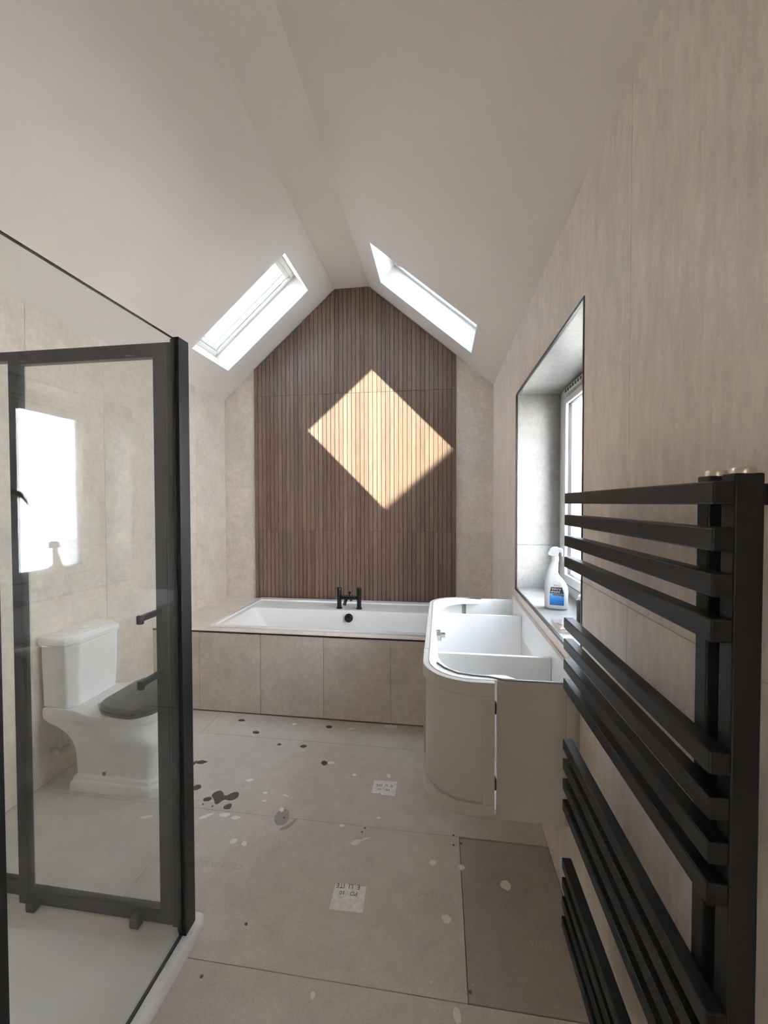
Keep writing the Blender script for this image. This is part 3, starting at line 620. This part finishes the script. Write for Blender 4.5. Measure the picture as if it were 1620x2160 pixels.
# ------------------------------------------------------------------ toilet
TY = 1.876
to = thing('toilet', (-1.6, TY, 0), 'white close-coupled toilet with a dark grey seat against the left wall beyond the shower glass', 'toilet')
def oct_(xb, xf, hw, ch, z, r=0.006):
    p = [(xb, -hw), (xf-ch, -hw), (xf, -hw+ch), (xf, hw-ch), (xf-ch, hw), (xb, hw)]
    return [(x, TY+y, z) for x, y in p]
BXK = XL+0.016
MB().loft([oct_(BXK, -1.772, 0.150, 0.036, 0.398), oct_(BXK, -1.766, 0.156, 0.038, 0.55), oct_(BXK, -1.763, 0.159, 0.04, 0.708)]).build('cistern', CERAM, to, 0.007, 40, seg=3)
MB().loft([oct_(XL+0.004, -1.756, 0.163, 0.044, 0.7088), oct_(XL+0.004, -1.752, 0.166, 0.046, 0.718), oct_(XL+0.004, -1.752, 0.166, 0.046, 0.734), oct_(XL+0.010, -1.760, 0.164, 0.044, 0.742),
           oct_(XL+0.014, -1.768, 0.156, 0.040, 0.744), oct_(XL+0.018, -1.774, 0.150, 0.038, 0.751)]).build('cistern_lid', CERAM, to, 0.003, 40)
MB().lathe((-1.85, TY, 0.7510), [(0.025, 0), (0.025, 0.003), (0.023, 0.005), (0, 0.005)], 28).build('flush_button', NICKEL, to, smooth=40)
def sect(z, xb, xf, hb, hm, ch, rnd, n=26):
    """horizontal slice: back half-width hb, widest hm, front either a chamfered block (rnd=0) or a round nose (rnd=1)"""
    side = []
    for i in range(n):
        t = i/(n-1); x = xb+(xf-xb)*t
        e_ = min(1, max(0, (t-0.22)/0.33)); e_ = e_*e_*(3-2*e_); body = hb+(hm-hb)*e_
        nose = math.sqrt(max(0, 1-((t-0.55)/0.45)**2)) if t > 0.55 else 1
        blk = 1 if t < 1-ch else 1-0.42*((t-(1-ch))/ch)
        side.append((x, body*(nose*rnd+blk*(1-rnd))))
    return [(x, TY-h_, z) for x, h_ in side] + [(x, TY+h_, z) for x, h_ in side[::-1]]
pan = [(0.001, -1.793, -1.31, 0.157, 0.157, 0.10, 0.0), (0.040, -1.790, -1.313, 0.155, 0.155, 0.10, 0.0), (0.050, -1.785, -1.32, 0.149, 0.149, 0.10, 0.0), (0.052, -1.782, -1.326, 0.146, 0.146, 0.10, 0.0), (0.066, -1.780, -1.328, 0.143, 0.143, 0.10, 0.0),
       (0.072, -1.772, -1.336, 0.135, 0.135, 0.10, 0.0), (0.078, -1.770, -1.340, 0.132, 0.132, 0.10, 0.0), (0.13, -1.770, -1.334, 0.135, 0.137, 0.10, 0.05), (0.19, -1.775, -1.32, 0.136, 0.142, 0.10, 0.25), (0.235, -1.790, -1.30, 0.138, 0.152, 0.12, 0.45),
       (0.270, -1.818, -1.318, 0.140, 0.162, 0.12, 0.65), (0.300, -1.862, -1.318, 0.143, 0.162, 0.12, 0.8), (0.322, -1.912, -1.322, 0.147, 0.167, 0.12, 0.9), (0.337, -1.932, -1.322, 0.149, 0.171, 0.12, 0.95),
       (0.345, -1.937, -1.308, 0.153, 0.192, 0.12, 1.0), (0.362, -1.938, -1.304, 0.155, 0.199, 0.12, 1.0), (0.386, -1.938, -1.304, 0.156, 0.200, 0.12, 1.0), (0.395, -1.936, -1.306, 0.154, 0.197, 0.12, 1.0), (0.3972, -1.93, -1.310, 0.150, 0.192, 0.12, 1.0)]
pan = [(p[0], p[1], p[2]-(0.022 if p[0] > 0.26 else 0), *p[3:]) for p in pan]
MB().loft([sect(*p) for p in pan]).build('pan', CERAM, to, smooth=32)
def lidring(g, z):
    pts = [(-1.650, 0.105), (-1.632, 0.148), (-1.585, 0.182), (-1.50, 0.203), (-1.42, 0.205), (-1.39, 0.186), (-1.355, 0.153), (-1.335, 0.105), (-1.326, 0.04)]
    cx = -1.43; pts = [(cx+(x-cx)*(1-g/0.21), y*(1-g/0.2)) for x, y in pts]
    return [(x, TY-y, z) for x, y in pts]+[(x, TY+y, z) for x, y in pts[::-1]]
MB().loft([lidring(0.004, 0.4005), lidring(0.0, 0.404), lidring(0.0, 0.416), lidring(0.004, 0.4195)]).build('seat_ring', SEAT, to, 0.001, 40)
MB().loft([lidring(0.006, 0.4215), lidring(0.002, 0.425), lidring(0.002, 0.434), lidring(0.012, 0.440), lidring(0.060, 0.447), lidring(0.064, 0.4474)]).build('seat_lid', SEAT, to, 0.001, 20)
for sy in (-1, 1):
    MB().lathe((-1.657, TY+sy*0.10-0.022, 0.414), [(0.009, 0), (0.010, 0.002), (0.010, 0.042), (0.009, 0.044), (0, 0.044)], 16, (0, 1, 0)).lathe((-1.657, TY+sy*0.10, 0.3976), [(0.012, 0), (0.009, 0.012)], 14).build('hinge', CHROME, to, smooth=40)
MB().lathe((-1.62, TY-0.1375, 0.088), [(0.010, 0), (0.008, 0.004), (0, 0.005)], 14, (0, -1, 0)).build('fixing_cap', GREYP, to, smooth=40)
vb = MB(); vb.tube([(XL+0.004, TY-0.10, 0.16), (XL+0.09, TY-0.10, 0.16)], 0.011, 10); vb.tube([(XL+0.06, TY-0.10, 0.16), (XL+0.06, TY-0.10, 0.26), (XL+0.05, TY-0.08, 0.3345)], 0.008, 10); vb.tube([(XL+0.07, TY-0.13, 0.16), (XL+0.07, TY-0.07, 0.16)], 0.014, 10)
vb.build('inlet_valve', CHROME, to, smooth=40)

# ------------------------------------------------------------------ things on the window sill
SZ = WZ0+0.0022
sb = thing('spray_bottle', (0.537, 1.99, SZ), 'white trigger spray bottle with a blue and black label standing on the window sill', 'spray bottle')
BA = -0.20; bx, by = 0.537, 1.99                              # turned a little towards the door
ca, sa = math.cos(BA), math.sin(BA)
def L2(x, y): return (bx+x*ca-y*sa, by+x*sa+y*ca)
def brr(cx, hw, hd, z, r=0.8, n=5):
    rr = min(hw, hd)*r; pts = rrect(cx-hw, cx+hw, -hd, hd, rr, 0, n); return [(*L2(p[0], p[1]), SZ+z) for p in pts]
body = [(0, .045, .027, 0), (0, .0495, .030, .004), (0, .051, .031, .015), (0, .051, .031, .085), (-.001, .0505, .031, .100), (-.004, .046, .030, .118), (-.009, .039, .028, .134), (-.014, .0315, .025, .148),
        (-.0165, .027, .022, .160), (-.017, .0235, .020, .172), (-.015, .0235, .019, .182), (-.014, .0205, .018, .190), (-.012, .0205, .017, .200), (-.010, .0175, .016, .207), (-.008, .0165, .0155, .214), (-.007, .0145, .0145, .221)]
MB().loft([brr(cx, hw, hd, z) for cx, hw, hd, z in body]).build('bottle', PLASTIC, sb, smooth=50)
col_ = MB().loft([brr(-.006, .0165, .0165, .2212, .95), brr(-.006, .0165, .0165, .240, .95), brr(-.006, .0145, .0145, .243, .95)])
hdp = [(-.030, .246), (-.032, .262), (-.026, .266), (-.022, .276), (-.012, .285), (.010, .288), (.014, .283), (.032, .280), (.034, .268), (.034, .244), (.028, .242), (.027, .262), (.016, .262), (.013, .2435), (-.018, .2435), (-.022, .248)]
def hfn(a, b, d_): p = L2(a-.006, d_); return (p[0], p[1], SZ+b)
col_.build('collar', PLASTIC, sb, smooth=40)
MB().prism(hdp, hfn, -.0105, .0105).build('trigger_head', PLASTIC, sb, 0.003, 40)
def lab(poly, dy): 
    def fn(a, b, d_): p = L2(a, d_); return (p[0], p[1], SZ+b)
    return MB().prism(poly, fn, dy, dy+0.0012)
lab([(-.029, .022), (-.027, .0195), (.030, .0195), (.032, .022), (.032, .074), (-.029, .074)], -.0318).build('blue_label', BLUE, sb)
lab([(-.029, .0742), (.032, .0742), (.023, .103), (-.024, .103)], -.0318).build('name_label', INK, sb)
lab([(-.016, .064), (.022, .064), (.022, .073), (-.016, .073)], -.0324).build('strip_label', GREYP, sb)
MB().lathe((*L2(.026, -.0318), SZ+.0665), [(.0062, 0), (.0062, .001), (0, .001)], 16, (sa, -ca, 0)).build('round_mark', GREYP, sb)
LX = (ca, sa, 0)
def lt(txt, m, x, z, size, dy=-.0322, al='CENTER', sx=1.0): return lettering('lettering', txt, m, sb, (*L2(x, dy), SZ+z), LX, (0, 0, 1), size, 0.0002, al, sx)
lt('micro', WHITEP, -.001, .0955, .0155, sx=1.1); lt('shield', WHITEP, -.005, .0825, .0155, sx=1.1); lt('air', GREYP, .021, .082, .009)
lt('BAL', RED, .004, .111, .0105, -.0315, sx=1.25); MB().lathe((*L2(-.0105, -.0308), SZ+.112), [(.0026, 0), (.0026, .0006), (0, .0006)], 8, (sa, -ca, 0)).build('red_mark', RED, sb)
tb = thing('sealant_tube', (0.576, 1.748, SZ), 'small black tube with a white cap standing at the near end of the window sill', 'tube')
MB().lathe((0.576, 1.748, SZ), [(0.020, 0), (0.023, 0.002), (0.023, 0.060), (0.025, 0.075), (0.025, 0.092), (0.021, 0.096), (0, 0.096)], 20).build('tube', SEAT, tb, smooth=40)
MB().lathe((0.576, 1.748, SZ+0.0965), [(0.019, 0), (0.019, 0.012), (0.016, 0.017), (0, 0.017)], 18).build('cap', WHITEP, tb, smooth=40)
MB().box(0.5675, 0.5690, 1.7265, 1.7280, SZ+0.012, SZ+0.050).build('print_stripe', WHITEP, tb)
pk = thing('plastic_packet', (0.476, 1.68, SZ), 'small clear plastic packet of copper-coloured fittings lying at the sill edge', 'packet')
def wob(z, g):
    p = [(0.444, 1.60), (0.462, 1.592), (0.500, 1.598), (0.520, 1.612), (0.512, 1.68), (0.500, 1.745), (0.480, 1.757), (0.452, 1.752), (0.446, 1.68)]
    cx, cy = 0.48, 1.675; return [(cx+(x-cx)*g, cy+(y-cy)*g, SZ+z+random.uniform(0, 0.002)) for x, y in p]
MB().loft([wob(0.0, 1.0), wob(0.006, 0.98), wob(0.014, 0.84), wob(0.019, 0.6)]).build('film', FILM, pk)
for x, y, a in ((0.470, 1.64, 0.3), (0.488, 1.66, 1.0), (0.474, 1.70, 2.0), (0.490, 1.63, 0.1)):
    MB().tube([(x-0.014*math.cos(a), y-0.014*math.sin(a), SZ+0.0065), (x+0.014*math.cos(a), y+0.014*math.sin(a), SZ+0.0065)], 0.0035, 8).build('fitting', COPPER, pk, smooth=40)

# ------------------------------------------------------------------ stickers on the floor boards
def sticker(poly, label, lines, tear=False):
    cx = sum(p[0] for p in poly)/len(poly); cy = sum(p[1] for p in poly)/len(poly)
    o = MB().prism(poly, xy, 0.0001, 0.0007).build('printed_sticker', PAPER, None, origin=(cx, cy, 0))
    o['label'] = label; o['category'] = 'sticker'; o['group'] = 'stickers on the floor boards'
    for txt, dx, dy, sz, sx in lines: lettering('lettering', txt, INK, o, (cx+dx, cy+dy, 0.0007), (-1, -0.04, 0), (0.04, -1, 0), sz, 0.0002, 'CENTER', sx)
    return o
sticker([(-0.382, 1.425), (-0.380, 1.33), (-0.263, 1.333), (-0.267, 1.428), (-0.374, 1.429)][::-1], 'near square white sticker with printed letters on the floor board', [('E  LI  ITE', 0.0, 0.032, 0.026, 0.92), ('PD : 10', 0.006, 0.006, 0.022, 1.0)])
sticker([(-0.330, 1.995), (-0.331, 1.903), (-0.296, 1.905), (-0.288, 1.912), (-0.280, 1.898), (-0.214, 1.897), (-0.215, 2.0)][::-1], 'torn white printed sticker in the middle of the floor, towards the bath', [('E  LI  ITE', 0.004, 0.034, 0.025, 0.88), ('PD : 10', 0.004, 0.006, 0.02, 1.0)])
sticker([(-0.345, 2.512), (-0.350, 2.487), (-0.283, 2.483), (-0.272, 2.500), (-0.275, 2.513)][::-1], 'scrap of white printed sticker at the foot of the bath surround', [('LI  ITE', -0.002, 0.003, 0.016, 0.8)])
